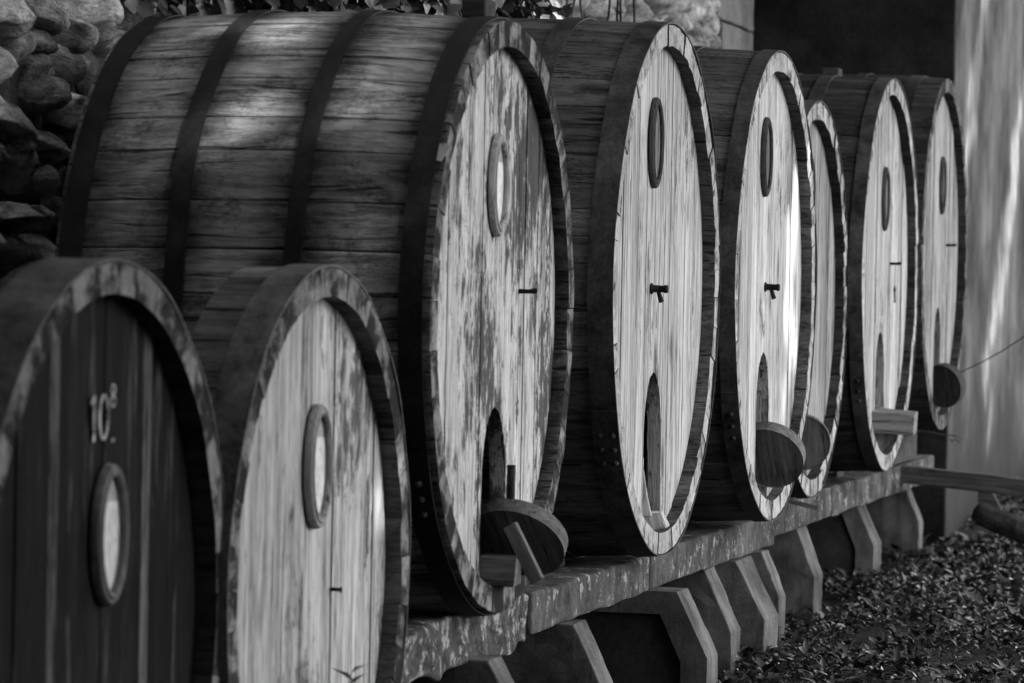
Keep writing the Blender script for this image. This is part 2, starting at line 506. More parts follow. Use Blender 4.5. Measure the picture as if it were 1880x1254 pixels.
# ------------------------------------------------------------------ plastered building beyond the last cask
bld = empty('plastered_building', (-2, 30, 0), 'plastered building corner with streaked pale side and end wall coloured dark for its shade beyond the last cask', 'building')
me = rough_box('plaster_wall', 0.3, 21.95, 7.0, M_PLASTER, 60, 0.012, 0.02, 2.0)
o = link('plaster_wall', me, bld, (1.64, 4.228, 3.3))
o['label'] = 'pale streaked plaster side of the building'
me = rough_box('end_wall', 4.0, 0.05, 7.0, M_SHADEWALL, 30, 0.01, 0.01, 2.0)
o = link('end_wall', me, bld, (-0.205, -6.775, 3.3))
o['label'] = 'end wall coloured dark for its shade, facing down the row of casks'

# ------------------------------------------------------------------ casks
def stave_mesh(R, L, a0, a1, bulge, th, mat, mend, dr, dx, rough, dz0, gw=0.0009):
    """one stave in cask space: axis along X, head end at x = 0, back end at x = -L, centre (0,0,dz0)"""
    gap = gw/R
    e = 0.004/R
    b0, b1 = a0 + gap, a1 - gap
    am = (b0 + b1)/2
    ang = [(b0, -0.0016, 0), (b0 + e, 0, 0), (am, 0.0, 0), (b1 - e, 0, 0), (b1, -0.0016, 0), (b1, -th, 1), (am, -th, 1), (b0, -th, 1)]
    nxs = max(3, int(L/0.14)) + 1
    xs = [dx] + [-0.02 - (L - 0.02)*i/(nxs-1) for i in range(nxs)]
    V, F, mi = [], [], []
    n = len(ang)
    for i, x in enumerate(xs):
        u = (x + L/2)/(L/2)
        rr = R + bulge*(1 - u*u) + dr
        for a, o_, inner in ang:
            jr = random.uniform(-rough, rough) if (i == 0) else random.uniform(-0.0006, 0.0006)
            jx = random.uniform(-rough, rough) if i == 0 else 0
            r = rr + o_ + (jr if not inner else jr*0.5)
            V.append((x + jx, r*math.sin(a), r*math.cos(a) + dz0))
    for i in range(len(xs)-1):
        for k in range(n):
            F.append((i*n+k, i*n+(k+1) % n, (i+1)*n+(k+1) % n, (i+1)*n+k)); mi.append(0)
    m = (len(xs)-1)*n
    # end caps
    for q, c in ((0, 1), (m, 0)):
        for (i, j, k2, l2) in ((0, 1, 2, 7), (2, 6, 7, 2), (2, 3, 4, 5), (2, 5, 6, 2)):
            f = []
            for t in (i, j, k2, l2):
                if q + t not in f: f.append(q + t)
            F.append(tuple(f if q == 0 else f[::-1])); mi.append(c)
    bm = bmesh.new()
    me = mesh('stave', V, F, [mat, mend], False, mi)
    bm.from_mesh(me)
    bmesh.ops.recalc_face_normals(bm, faces=bm.faces[:])
    bm.to_mesh(me); bm.free()
    return me

def hoop_mesh(R, L, bulge, xa, xb, th, mat, dz0, seg=96, wob=0.0018, arc=None):
    V, F = [], []
    xs = [xa, xa, xb, xb]
    if arc: seg = 10
    for k in range(seg):
        a = 2*math.pi*k/seg if not arc else arc[0] + (arc[1]-arc[0])*k/(seg-1)
        w = wob*mnoise.noise(Vector((math.cos(a)*3, math.sin(a)*3, xa*9)))
        for x, o_ in ((xa, 0.0005), (xa, th), (xb, th), (xb, 0.0005)):
            u = (x + L/2)/(L/2)
            r = R + bulge*(1 - u*u) + 0.0022 + o_ + w
            V.append((x + w*2.5, r*math.sin(a), r*math.cos(a) + dz0))
    for k in range(seg - (1 if arc else 0)):
        p, q = k*4, ((k+1) % seg)*4
        for i in range(4):
            F.append((p+i, p+(i+1) % 4, q+(i+1) % 4, q+i))
    if arc: F += [(0, 1, 2, 3), (seg*4-1, seg*4-2, seg*4-3, seg*4-4)]
    bm = bmesh.new()
    me = mesh('hoop', V, F, mat)
    bm.from_mesh(me); bmesh.ops.recalc_face_normals(bm, faces=bm.faces[:])
    bm.to_mesh(me); bm.free()
    me.polygons.foreach_set('use_smooth', [True]*len(me.polygons))
    me.set_sharp_from_angle(angle=R_(40))
    return me

def board_poly(Rin, y0, y1, n=14, notch=None):
    """outline in (y, z), z measured from the cask centre; notch = (centre, half width, apex z)"""
    ys = [y0 + (y1 - y0)*i/n for i in range(n+1)]
    c = lambda y: math.sqrt(max(Rin*Rin - y*y, 1e-6))
    top = [(y, c(y)) for y in ys]
    if notch is None:
        bot = [(y, -c(y)) for y in reversed(ys)]
        return top + bot
    yc, hw, za = notch
    r = hw
    pts = top
    right = [y for y in reversed(ys) if y > yc + hw + 0.004]
    pts = pts + [(y, -c(y)) for y in right] + [(yc + hw, -c(yc + hw))]
    zs = za - r*1.7
    arch = []
    m = 14
    for i in range(m+1):
        a = math.pi*i/m
        zz = zs + r*1.7*math.sin(a)**0.9
        arch.append((yc + hw*math.cos(a), zz + random.uniform(-0.004, 0.004)))
    pts = pts + arch + [(yc - hw, -c(yc - hw))] + [(y, -c(y)) for y in reversed(ys) if y < yc - hw - 0.004]
    return pts

def oval_ring(name, ry, rz, prof, mat, seg=56):
    """prof: list of (outward offset, x) closing on itself"""
    V, F = [], []
    n = len(prof)
    for k in range(seg):
        a = 2*math.pi*k/seg
        for o_, x in prof:
            V.append((x, (ry + o_)*math.cos(a), (rz + o_)*math.sin(a)))
    for k in range(seg):
        p, q = k*n, ((k+1) % seg)*n
        for i in range(n):
            F.append((p+i, q+i, q+(i+1) % n, p+(i+1) % n))
    me = mesh(name, V, F, mat, True)
    me.set_sharp_from_angle(angle=R_(38))
    return me

def oval_plate(name, ry, rz, x, mat, z0=-9, z1=9, seg=40):
    pts = []
    for k in range(seg):
        a = 2*math.pi*k/seg
        pts.append((ry*math.cos(a), min(max(rz*math.sin(a), z0), z1)))
    out = []
    for p in pts:
        if not out or (abs(p[0]-out[-1][0]) + abs(p[1]-out[-1][1])) > 1e-5: out.append(p)
    return prism(name, out, 0, x - 0.003, x, mat)

TH = 0.077
REC = 0.054
def rivet_mesh(r=0.011):
    bm = bmesh.new()
    bmesh.ops.create_icosphere(bm, subdivisions=2, radius=r)
    return from_bm('rivet', bm, M_IRON, True)
RIV = rivet_mesh()

def cask(key, x0, yc, zc, R, L, label, mats, hoops, nst, boards, opening=None, plate=None, bulge=0.022,
         frame=None, name='oak_cask', th=TH, rough=0.003, gw=0.0011, group='old oak casks in the row'):
    mflank, mend, mhead, miron = mats
    root = empty(name, (x0, yc, zc - R), label, 'cask', group)
    dz = R
    ws = [random.uniform(0.75, 1.25) for _ in range(nst)]
    tot = sum(ws); a = random.uniform(0, 0.1)
    for w in ws:
        da = 2*math.pi*w/tot
        me = stave_mesh(R, L, a, a + da, bulge, th, mflank, mend, random.uniform(-0.0012, 0.0010),
                        -0.006 + random.uniform(-rough, rough)*0.6, rough*0.4, dz, gw)
        link('stave', me, root)
        a += da
    for hi, (xa, xb, mi_) in enumerate(hoops):
        h = link('hoop', hoop_mesh(R, L, bulge, xa, xb, 0.0055, mi_ or miron, dz), root)
        if hi < 2:
            lap = hoop_mesh(R, L, bulge, xa - 0.001, xb + 0.001, 0.0105, mi_ or miron, dz, arc=(3.96, 4.27))
            link('hoop_lap', lap, h)
        for ra in (4.05, 4.11, 4.17) if hi == 0 else ():
            xm = (xa + xb)/2; u = (xm + L/2)/(L/2)
            rr = R + bulge*(1 - u*u) + 0.012
            for dx in (-0.022, 0.022) if xa - xb > 0.07 or xb - xa > 0.07 else (0,):
                rv = link('rivet', RIV, h, (xm + dx, rr*math.sin(ra), rr*math.cos(ra) + dz))
    Rin = R - th + 0.004
    edges = [-Rin] + list(boards) + [Rin]
    for i in range(len(edges)-1):
        y0, y1 = edges[i] + 0.0012, edges[i+1] - 0.0012
        notch = None
        if opening and y0 < opening[0] < y1: notch = opening
        jx = random.uniform(-0.003, 0.003)
        mh = mhead[i % len(mhead)] if isinstance(mhead, list) else mhead
        me = prism('head_board', board_poly(Rin, y0, y1, 12, notch), 0, -REC - 0.05 + jx, -REC + jx, mh)
        o = link('head_board', me, root, (0, 0, dz))
    if plate:
        py, pz, ry, rz, fm = plate
        pr = 0.024/0.032 if fm is not M_FRAME_DARK else 0.019/0.032
        prof = [(-0.030, 0.001), (-0.030, 0.022), (-0.025, 0.030), (-0.018, 0.032), (-0.014, 0.025), (-0.007, 0.026), (-0.002, 0.018), (0.0, 0.001)]
        prof = [(a_, b_*pr) for a_, b_ in prof]
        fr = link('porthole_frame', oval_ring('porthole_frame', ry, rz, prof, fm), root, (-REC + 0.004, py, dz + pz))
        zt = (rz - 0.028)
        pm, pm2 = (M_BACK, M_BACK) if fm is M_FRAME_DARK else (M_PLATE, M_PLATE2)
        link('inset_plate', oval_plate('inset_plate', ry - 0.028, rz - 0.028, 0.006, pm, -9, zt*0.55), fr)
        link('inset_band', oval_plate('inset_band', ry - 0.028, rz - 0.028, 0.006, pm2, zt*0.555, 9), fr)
    return root, dz

def tap(root, y, z, kind, mat=M_BLACK):
    x = -REC
    if kind == 'tap':
        t = link('tasting_tap', tube('tasting_tap', [(0, 0, 0), (0.006, 0, 0), (0.0061, 0, 0), (0.05, 0, -0.001), (0.0505, 0, -0.001), (0.062, 0, -0.001)],
                                     [0.020, 0.020, 0.014, 0.012, 0.015, 0.014], mat, 12), root, (x, y, z))
        link('tap_key', tube('tap_key', [(0.024, 0, 0.004), (0.034, -0.002, -0.028), (0.041, -0.003, -0.048)], [0.007, 0.0085, 0.010], mat, 8), t)
    elif kind == 'peg':
        link('wooden_peg', tube('wooden_peg', [(0, 0, 0), (0.03, 0, 0.0), (0.052, 0, 0.002), (0.058, 0, 0.002)], [0.008, 0.007, 0.0095, 0.007], mat, 10), root, (x, y, z))
    else:
        link('iron_nail', tube('iron_nail', [(0, 0, 0), (0.028, 0, -0.001), (0.0282, 0, -0.001), (0.031, 0, -0.001)], [0.005, 0.005, 0.009, 0.008], mat, 8), root, (x, y, z))

def seams(lo, hi, must, w=0.155):
    """board edges between lo and hi keeping the given ones"""
    s = sorted(must)
    out = list(s)
    a = s[0]
    while a - w*1.3 > lo:
        a -= random.uniform(0.8, 1.2)*w; out.append(a)
    a = s[-1]
    while a + w*1.3 < hi:
        a += random.uniform(0.8, 1.2)*w; out.append(a)
    s2 = sorted(out); fin = []
    for i, v in enumerate(s2):
        fin.append(v)
        if i+1 < len(s2) and s2[i+1] - v > 0.42:
            k = int((s2[i+1]-v)/w)
            for j in range(1, k): fin.append(v + (s2[i+1]-v)*j/k)
    return [v for v in sorted(fin) if lo + 0.03 < v < hi - 0.03]

# A, dark sawn-off front with the number
rA, dA = cask('A', -0.02, 7.80, 0.84, 0.80, 0.17, 'sawn-off cask front with near-black boards and white painted number, nearest of all',
              (M_FLANK_K, M_END_MOTTLED, [M_HEAD_A, M_HEAD_A, M_HEAD_A2, M_HEAD_A, M_HEAD_A, M_HEAD_A2, M_HEAD_A, M_HEAD_A], M_IRON_SMOOTH), [(-0.14, -0.004, None)], 40,
              [-0.45, -0.262, -0.205, 0.07, 0.318, 0.372, 0.56], None, (0.085, 0.204, 0.10, 0.157, M_FRAME_MID), bulge=0.0, th=0.068, group='sawn-off cask fronts at the near end')
# painted number on the dark head
def digit_poly(kind, w, h, t):
    if kind == '1':
        return [[(0, 0), (0, h), (-t*0.9, h), (-t*1.9, h*0.80), (-t*1.5, h*0.76), (-t, h*0.84), (-t, 0)]]
    return None
def ring_me(cy, cz, ry, rz, t):
    V, F = [], []
    for k in range(24):
        a = 2*math.pi*k/24
        for s, x in ((0, 0), (0, 0.0012), (1, 0.0012), (1, 0)):
            V.append((x, cy + (ry - (t*0.95 if s else 0))*math.cos(a), cz + (rz - (t*0.6 if s else 0))*math.sin(a)))
    for k in range(24):
        p, q = k*4, ((k+1) % 24)*4
        for i in range(4): F.append((p+i, q+i, q+(i+1) % 4, p+(i+1) % 4))
    return mesh('painted_digit', V, F, M_PAINT)
px = -REC + 0.0042
link('painted_digit', prism('painted_digit', [(0.062, 0), (0.062, 0.100), (0.046, 0.100), (0.030, 0.083), (0.036, 0.076), (0.045, 0.084), (0.045, 0)], 0, 0, 0.0012, M_PAINT), rA, (px, -0.06, dA + 0.41))
link('painted_digit', ring_me(0.115, 0.052, 0.034, 0.052, 0.016), rA, (px, -0.06, dA + 0.41))
link('painted_digit', ring_me(0.172, 0.085, 0.018, 0.014, 0.007), rA, (px, -0.06, dA + 0.41))
link('painted_digit', ring_me(0.172, 0.111, 0.016, 0.0125, 0.007), rA, (px, -0.06, dA + 0.41))
link('painted_dot', prism('painted_dot', [(0.166, 0.0), (0.184, 0.002), (0.182, 0.009), (0.168, 0.008)], 0, 0, 0.0012, M_PAINT), rA, (px, -0.06, dA + 0.405))

# B, pale sawn-off front
rB, dB = cask('B', 0.0, 9.35, 0.84, 0.80, 0.21, 'sawn-off cask front with pale bare boards, standing second from the near end',
              (M_FLANK_D, M_END_MOTTLED, M_HEAD_B, M_IRON_SMOOTH), [(-0.10, -0.003, None)], 42,
              seams(-0.72, 0.72, [-0.494, -0.25, 0.02, 0.215, 0.449]), None, (0.04, 0.289, 0.10, 0.162, M_FRAME_PALE), bulge=0.0, th=0.074, rough=0.004, group='sawn-off cask fronts at the near end')
tap(rB, 0.21, dB - 0.04, 'nail')

# C, the big mottled cask
rC, dC = cask('C', 0.008, 11.2, 1.505, 0.894, 1.13, 'biggest cask with a peeling mottled head and four iron hoops, leading the row',
              (M_FLANK_C, M_END_MOTTLED, M_HEAD_C, M_IRON_DARK), [(-0.096, -0.028, M_IRON_DARK), (-0.435, -0.382, M_IRON_DARK), (-0.79, -0.73, M_IRON_DARK), (-1.115, -1.045, M_IRON_DARK)], 42,
              seams(-0.81, 0.81, [-0.34, -0.13, 0.235, 0.405, 0.56], 0.16), (0.055, 0.15, -0.28), (0.0, 0.398, 0.10, 0.157, M_FRAME_PALE), bulge=0.026, rough=0.005, gw=0.0020)
tap(rC, 0.335, dC + 0.077, 'peg')
bm_ = rough_box('bung_block', 0.075, 0.13, 0.06, M_TIMBER_DARK, 2, 0.003)
link('bung_block', bm_, rC, (-0.10, -0.05, dC + 0.894 + 0.03))
# loose pale flakes on its near edge
for k in range(7):
    fa = -1.02 + random.uniform(-0.035, 0.035)
    pts = [(random.uniform(0.5, 1)*0.018*math.cos(q), random.uniform(0.5, 1)*0.022*math.sin(q)) for q in np.linspace(0, 5.4, 7)]
    me = prism('paint_flake', pts, 2, 0, 0.004, M_PLATE2)
    o = link('paint_flake', me, rC, (-0.020 + random.uniform(-0.012, 0.012), 0.8995*math.sin(fa), dC + 0.8995*math.cos(fa)))
    o.rotation_euler = (-fa, 0, 0)

HPALE = M_HEAD_D
rD, dD = cask('D', 0.034, 13.5, 1.592, 0.954, 1.22, 'large cask with a clean silvery head and a short black tap, behind the peeling one',
              (M_FLANK_D, M_END_PALE, HPALE, M_IRON), [(-0.088, 0.0, M_IRON), (-0.37, -0.30, M_IRON), (-0.84, -0.78, None), (-1.2, -1.12, None)], 50,
              seams(-0.87, 0.87, [-0.17, 0.15, 0.36, 0.24], 0.15), (-0.005, 0.152, -0.30), (-0.09, 0.526, 0.10, 0.164, M_FRAME_DARK), rough=0.006)
tap(rD, -0.085, dD + 0.003, 'tap')
rE, dE = cask('E', 0.08, 15.5, 1.611, 0.960, 1.25, 'large cask with a sunlit streak across its silvery head, before the low mottled cask',
              (M_FLANK_D, M_END_PALE, HPALE, M_IRON), [(-0.066, 0.0, M_IRON), (-0.37, -0.31, None), (-0.84, -0.78, None), (-1.2, -1.14, None)], 64,
              seams(-0.87, 0.87, [-0.20, -0.02 + 0.2, 0.33], 0.15), (-0.02, 0.145, -0.275), (-0.09, 0.528, 0.10, 0.164, M_FRAME_DARK), rough=0.005)
tap(rE, -0.02, dE - 0.004, 'tap')
rF, dF = cask('F', -0.077, 17.45, 1.551, 0.910, 1.15, 'lower cask with a mottled dark head tucked between two taller casks',
              (M_FLANK_K, M_END_PALE, M_HEAD_F, M_IRON), [(-0.06, 0.0, M_IRON), (-0.4, -0.34, None), (-0.8, -0.74, None)], 60,
              seams(-0.82, 0.82, [-0.2, 0.2], 0.15), (0.0, 0.145, -0.28), (0.0, 0.5, 0.10, 0.162, M_FRAME_DARK), rough=0.008)
rG, dG = cask('G', -0.008, 19.36, 1.676, 0.995, 1.2, 'pale-headed cask with a small key hanging from its peg, second from the far end',
              (M_FLANK_K, M_END_PALE, HPALE, M_IRON), [(-0.068, 0.0, M_IRON), (-0.36, -0.29, M_IRON), (-0.8, -0.74, None)], 60,
              seams(-0.91, 0.91, [-0.2, 0.17, 0.33], 0.15), (-0.01, 0.15, -0.29), (0.02, 0.39, 0.10, 0.165, M_FRAME_DARK), rough=0.004)
tap(rG, 0.30, dG + 0.061, 'peg')
link('bung_block', rough_box('bung_block', 0.09, 0.13, 0.06, M_TIMBER_DARK, 2, 0.003), rG, (-0.33, 0.0, dG + 1.025))
rH, dH = cask('H', 0.004, 21.4, 1.805, 0.985, 1.2, 'farthest cask with a round lid pushed into its opening, beside the plaster wall',
              (M_FLANK_K, M_END_DARK, M_HEAD_F, M_IRON_DARK), [(-0.20, -0.13, M_IRON_DARK), (-0.5, -0.44, None), (-0.9, -0.84, None)], 56,
              seams(-0.9, 0.9, [-0.2, 0.2], 0.15), (0.08, 0.15, -0.30), (0.11, 0.39, 0.10, 0.164, M_FRAME_DARK), rough=0.005)
tap(rH, 0.39, dH + 0.056, 'peg')

# ------------------------------------------------------------------ key on a string
key = empty('hanging_key', (-0.035, 19.655, 1.70), 'small iron key hanging on a string from the peg', 'key')
link('string', tube('string', [(0, 0.002, 0.035), (0.002, 0, 0.0), (0, 0, -0.04), (0.001, 0, -0.085)], 0.0014, M_BLACK, 6), key)
def torus(name, r, t, mat, loc, axis='X'):
    pts = [(0, r*math.cos(a), r*math.sin(a)) for a in np.linspace(0, 2*math.pi, 17)]
    me = tube(name, pts, t, mat, 6)
    return link(name, me, key, loc)
torus('bow', 0.012, 0.003, M_BLACK, (0, -0.013, -0.098)); torus('bow', 0.012, 0.003, M_BLACK, (0, 0.013, -0.098)); torus('bow', 0.010, 0.003, M_BLACK, (0, 0, -0.088))
link('shank', tube('shank', [(0, 0, -0.105), (0.002, 0.002, -0.165)], 0.0042, M_BLACK, 8), key)
link('bit', prism('bit', [(0, 0), (0.014, 0), (0.014, 0.013), (0.009, 0.013), (0.009, 0.007), (0, 0.007)], 0, 0, 0.004, M_BLACK), key, (0.0, 0.003, -0.163))

# ------------------------------------------------------------------ round hatch lids, blocks
def lid(loc, r, th, normal, label, bar=None, rod=None, group='round hatch lids left in the openings', face=None):
    root = empty('hatch_lid', loc, label, 'lid', group)
    n = Vector(normal).normalized()
    q = n.to_track_quat('Z', 'X')
    bm = bmesh.new()
    prof = [(0.0, 0.0), (r*0.9, 0.0), (r*0.985, 0.002), (r, 0.008), (r*0.985, -th + 0.004), (r*0.96, -th), (0, -th)]
    seg = 48
    rings = []
    for (pr, pz) in prof:
        rings.append([bm.verts.new((pr*math.cos(2*math.pi*k/seg)*(1 + 0.006*mnoise.noise(Vector((k*0.4, pz*40, r)))), pr*math.sin(2*math.pi*k/seg), pz)) for k in range(seg)] if pr > 0 else [bm.verts.new((0, 0, pz))])
    for a, b in zip(rings[:-1], rings[1:]):
        for k in range(seg):
            k2 = (k+1) % seg
            vs = ([a[0]] if len(a) == 1 else [a[k], a[k2]]) + ([b[0]] if len(b) == 1 else [b[k2], b[k]])
            bm.faces.new(vs)
    me = from_bm('lid_disc', bm, face or M_LID, True)
    me.set_sharp_from_angle(angle=R_(35))
    d = link('lid_disc', me, root)
    d.rotation_mode = 'QUATERNION'; d.rotation_quaternion = q
    if bar:
        bl, bw, bh, ang, off = bar
        o = link('cross_bar', rough_box('cross_bar', bl, bw, bh, M_BLOCK, 4, 0.002, 0.003), root)
        o.rotation_mode = 'QUATERNION'
        o.rotation_quaternion = q @ Matrix.Rotation(ang, 4, 'Z').to_quaternion()
        o.location = q @ Vector((off[0], off[1], bh/2 + 0.001))
    if rod:
        (ax_, ay, az), ln, rr = rod
        pts, rad = [], []
        nt = int(ln/0.0075)
        for i in range(nt*2+1):
            pts.append((0, 0, ln*i/(nt*2))); rad.append(rr*(1.0 if i % 2 else 0.80))
        me2 = tube('threaded_rod', pts, rad, M_STEEL, 14)
        link('threaded_rod', me2, root, (ax_, ay, az))
    return root
lid((0.035, 11.25, 0.822), 0.150, 0.046, (-0.10, -0.70, -0.71), 'round lid with a slanting bar, half out of the peeling cask',
    bar=(0.19, 0.02, 0.045, 0.0, (0.03, -0.02)), rod=((-0.012, -0.05, 0.085), 0.15, 0.0145))
lid((0.055, 15.48, 0.905), 0.150, 0.055, (-0.05, -0.82, -0.57), 'round lid hanging dark side out below the sunlit streak', rod=((-0.045, -0.10, -0.155), 0.165, 0.0135))
lid((-0.125, 17.40, 0.89), 0.13, 0.04, (0.1, -0.97, -0.2), 'round dark lid standing inside the low cask rim')
lid((-0.085, 19.30, 0.885), 0.125, 0.05, (0.25, -0.95, -0.15), 'mottled round lid under a square wooden block', face=M_BLOCK)
lid((-0.015, 21.46, 1.06), 0.125, 0.06, (-0.35, -0.90, -0.25), 'round planked lid pushed into the farthest cask', face=M_TIMBER_DARK)
# bar of the first lid is turned by hand below
for o in list(COL.objects):
    if o.name == 'cross_bar':
        o.rotation_quaternion = Vector((0.085, -0.02, -0.150)).to_track_quat('X', 'Z')
        o.location = (0.052, -0.13, -0.025)

def block(name, loc, size, rot, mat, label, cat='block', bevel=0.006, jit=0.003):
    o = link(name, rough_box(name, *size, mat, 4, jit, bevel))
    o.location = loc; o.rotation_euler = rot
    return tag(o, label, cat)
block('wooden_block', (-0.005, 11.19, 0.738), (0.115, 0.16, 0.088), (0, 0.04, 0.1), M_BLOCK, 'squared oak block lying in the bottom of the peeling cask opening')
block('wooden_block', (0.02, 19.22, 0.935), (0.26, 0.15, 0.11), (0.10, 0.06, 0.03), M_BLOCK, 'squared wooden block jutting out above the mottled round lid')
off = empty('broken_offcut', (0.0, 13.47, 0.73), 'pale splintered wood offcut in the opening of the tap cask', 'offcut')
link('splinter', prism('splinter', [(-0.045, 0.0), (0.05, -0.01), (0.045, 0.05), (0.0, 0.062), (-0.05, 0.045)], 1, -0.05, 0.05, M_SPLINTER, 0.006, 0.002), off, (0.0, 0, 0.0)).rotation_euler = (0, -0.35, 0.1)
link('splinter', prism('splinter', [(-0.02, 0.0), (0.035, 0.0), (0.012, 0.075), (-0.012, 0.16), (-0.02, 0.21)], 1, -0.04, 0.03, M_SPLINTER, 0.003, 0.002), off, (-0.045, -0.03, 0.05)).rotation_euler = (0, 0.1, 0.3)

# ------------------------------------------------------------------ beams under the casks
def beam(y0, y1, xf, zt, w, h, mat, label, jit=0.008, cuts=40, cat='beam', group=None):
    me = rough_box('support_beam', w, y1 - y0, h, mat, cuts, jit, 0.012, 5.0)
    o = link('support_beam', me)
    o.location = (xf - w/2, (y0+y1)/2, zt - h/2)
    return tag(o, label, cat, group)
beam(10.35, 12.0, -0.10, 0.603, 0.34, 0.16, M_BEAM_ROUGH, 'rough lichen-covered stone beam end below the peeling cask', 0.03, 70)
beam(12.003, 13.86, -0.092, 0.606, 0.34, 0.137, M_BEAM, 'stained concrete beam with pale runs between the rough end and the joint', 0.007)
beam(13.885, 16.55, -0.098, 0.612, 0.34, 0.14, M_BEAM, 'mottled concrete beam running under the two silvery casks', 0.007)
beam(16.56, 22.6, -0.20, 0.618, 0.30, 0.15, M_BEAM, 'shadowed concrete beam under the three farthest casks', 0.010, 60)
beam(10.35, 22.6, -0.75, 0.60, 0.30, 0.14, M_BEAM, 'rear concrete beam in the dark under the cask backs', 0.008, 60)
# chocks that carry the casks on the beams
def chock(loc, s, flip, label):
    L_ = 0.30*s
    poly = [(0, 0), (L_, 0), (L_, 0.11*s), (L_*0.8, 0.115*s), (0, 0.02)]
    if flip: poly = [(-a, b) for a, b in poly][::-1]
    me = prism('wooden_chock', [(a, b) for a, b in poly], 0, -0.22, 0.0, M_TIMBER_DARK, 0.004, 0.0015)
    o = link('wooden_chock', me); o.location = loc
    return tag(o, label, 'chock', 'wooden chocks under the casks')
for nm, yc, R, zb in (('peeling cask', 11.2, 0.894, 0.611), ('silvery tap cask', 13.5, 0.954, 0.637), ('sun-streaked cask', 15.5, 0.96, 0.651),
                      ('low mottled cask', 17.45, 0.91, 0.641), ('cask with the key', 19.36, 0.995, 0.68)):
    xo = -0.12 if yc < 16.6 else -0.215
    chock((xo - 0.12, yc - 0.42, 0.613), 0.75, True, 'dark wooden wedge chocking the near side of the ' + nm)
    chock((xo - 0.12, yc + 0.42, 0.613), 0.75, False, 'dark wooden wedge chocking the far side of the ' + nm)
block('wooden_bearer', (-0.34, 21.4, 0.715), (0.26, 1.0, 0.17), (0, 0, 0), M_TIMBER_DARK, 'dark timber bearer lifting the farthest cask off its beam', 'timber')
# peg of wood lying on the beam beside the low cask
o = block('loose_stick', (-0.03, 16.62, 0.66), (0.22, 0.05, 0.02), (0, 0.22, 0.3), M_TIMBER_DARK, 'short dark stick poking out below the sun-streaked cask', 'stick', 0.003, 0.002)

# ------------------------------------------------------------------ concrete supports
def chip(me, seed, amp=0.007):
    """knock the straight edges of a cast slab about"""
    bm = bmesh.new(); bm.from_mesh(me)
    for co, no in [((0, 0, c), (0, 0, 1)) for c in np.arange(-0.12, 0.5, 0.045)] + [((c, 0, 0), (1, 0, 0)) for c in np.arange(-0.6, 0.6, 0.06)]:
        bmesh.ops.bisect_plane(bm, geom=bm.verts[:] + bm.edges[:] + bm.faces[:], plane_co=co, plane_no=no)
    off = Vector((seed*3.1, 0, 0))
    for v in bm.verts:
        v.co += Vector(mnoise.noise_vector(v.co*14 + off))*amp*0.6 + Vector(mnoise.noise_vector(v.co*45 + off))*amp*0.35
    bmesh.ops.triangulate(bm, faces=[f for f in bm.faces if len(f.verts) > 4], ngon_method='EAR_CLIP')
    bm.to_mesh(me); bm.free()
    return me

def support(y0, t, xt, xc, zc, label, panel=True, zt=0.468, back=-0.95):
    root = empty('concrete_support', (xc - 0.4, y0 + t/2, gz(xc, y0) - 0.05), label, 'support', 'cast concrete supports under the beam')
    zb = -0.10
    ox, oz = root.location.x, root.location.z
    inner = [(xc, zb), (xc, zc), (xt, zt), (back, zt), (back - 0.1, zc), (back - 0.1, zb)]
    L2 = lambda pl: [(a - ox, b - oz) for a, b in pl]
    y = -t/2
    rec = 0.030 if panel else 0.0
    me = chip(prism('slab', L2(inner), 1, y + rec, t/2, M_SLAB, 0.006, 0.0), y0)
    link('slab', me, root)
    if panel:
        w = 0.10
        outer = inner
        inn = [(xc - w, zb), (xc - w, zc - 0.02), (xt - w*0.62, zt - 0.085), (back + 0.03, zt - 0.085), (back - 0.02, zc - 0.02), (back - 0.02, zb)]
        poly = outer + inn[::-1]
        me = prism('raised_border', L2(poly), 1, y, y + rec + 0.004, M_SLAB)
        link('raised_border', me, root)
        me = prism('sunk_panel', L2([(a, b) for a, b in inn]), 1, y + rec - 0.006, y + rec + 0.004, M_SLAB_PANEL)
        link('sunk_panel', me, root)
    return root
SL = [(11.13, 0.17, -0.02, 0.056, 0.335, 'nearest of the concrete supports, its lit edge starting under the rough beam end', False),
      (12.43, 0.185, -0.055, 0.045, 0.262, 'plain concrete support just before the big sunk-panel one', False),
      (13.90, 0.22, 0.0, 0.119, 0.226, 'big concrete support with a sunk panel on its side, below the beam joint', True),
      (15.10, 0.21, -0.13, -0.013, 0.209, 'narrow-edged concrete support right behind the big panelled one', False),
      (15.56, 0.33, -0.084, 0.04, 0.226, 'thickest concrete support with a grainy double edge', False),
      (16.15, 0.16, -0.082, -0.002, 0.275, 'thin concrete support pressed against the thickest one', False),
      (18.30, 0.26, -0.304, -0.204, 0.20, 'concrete support standing at the near side of the far panelled one', False),
      (20.85, 0.30, -0.421, -0.294, 0.19, 'far concrete support with a sunk panel above the leaf cover', True),
      (22.30, 0.19, -0.337, -0.242, 0.233, 'farthest concrete support half lost in shadow below the farthest cask', False)]
for a in SL: support(*a)

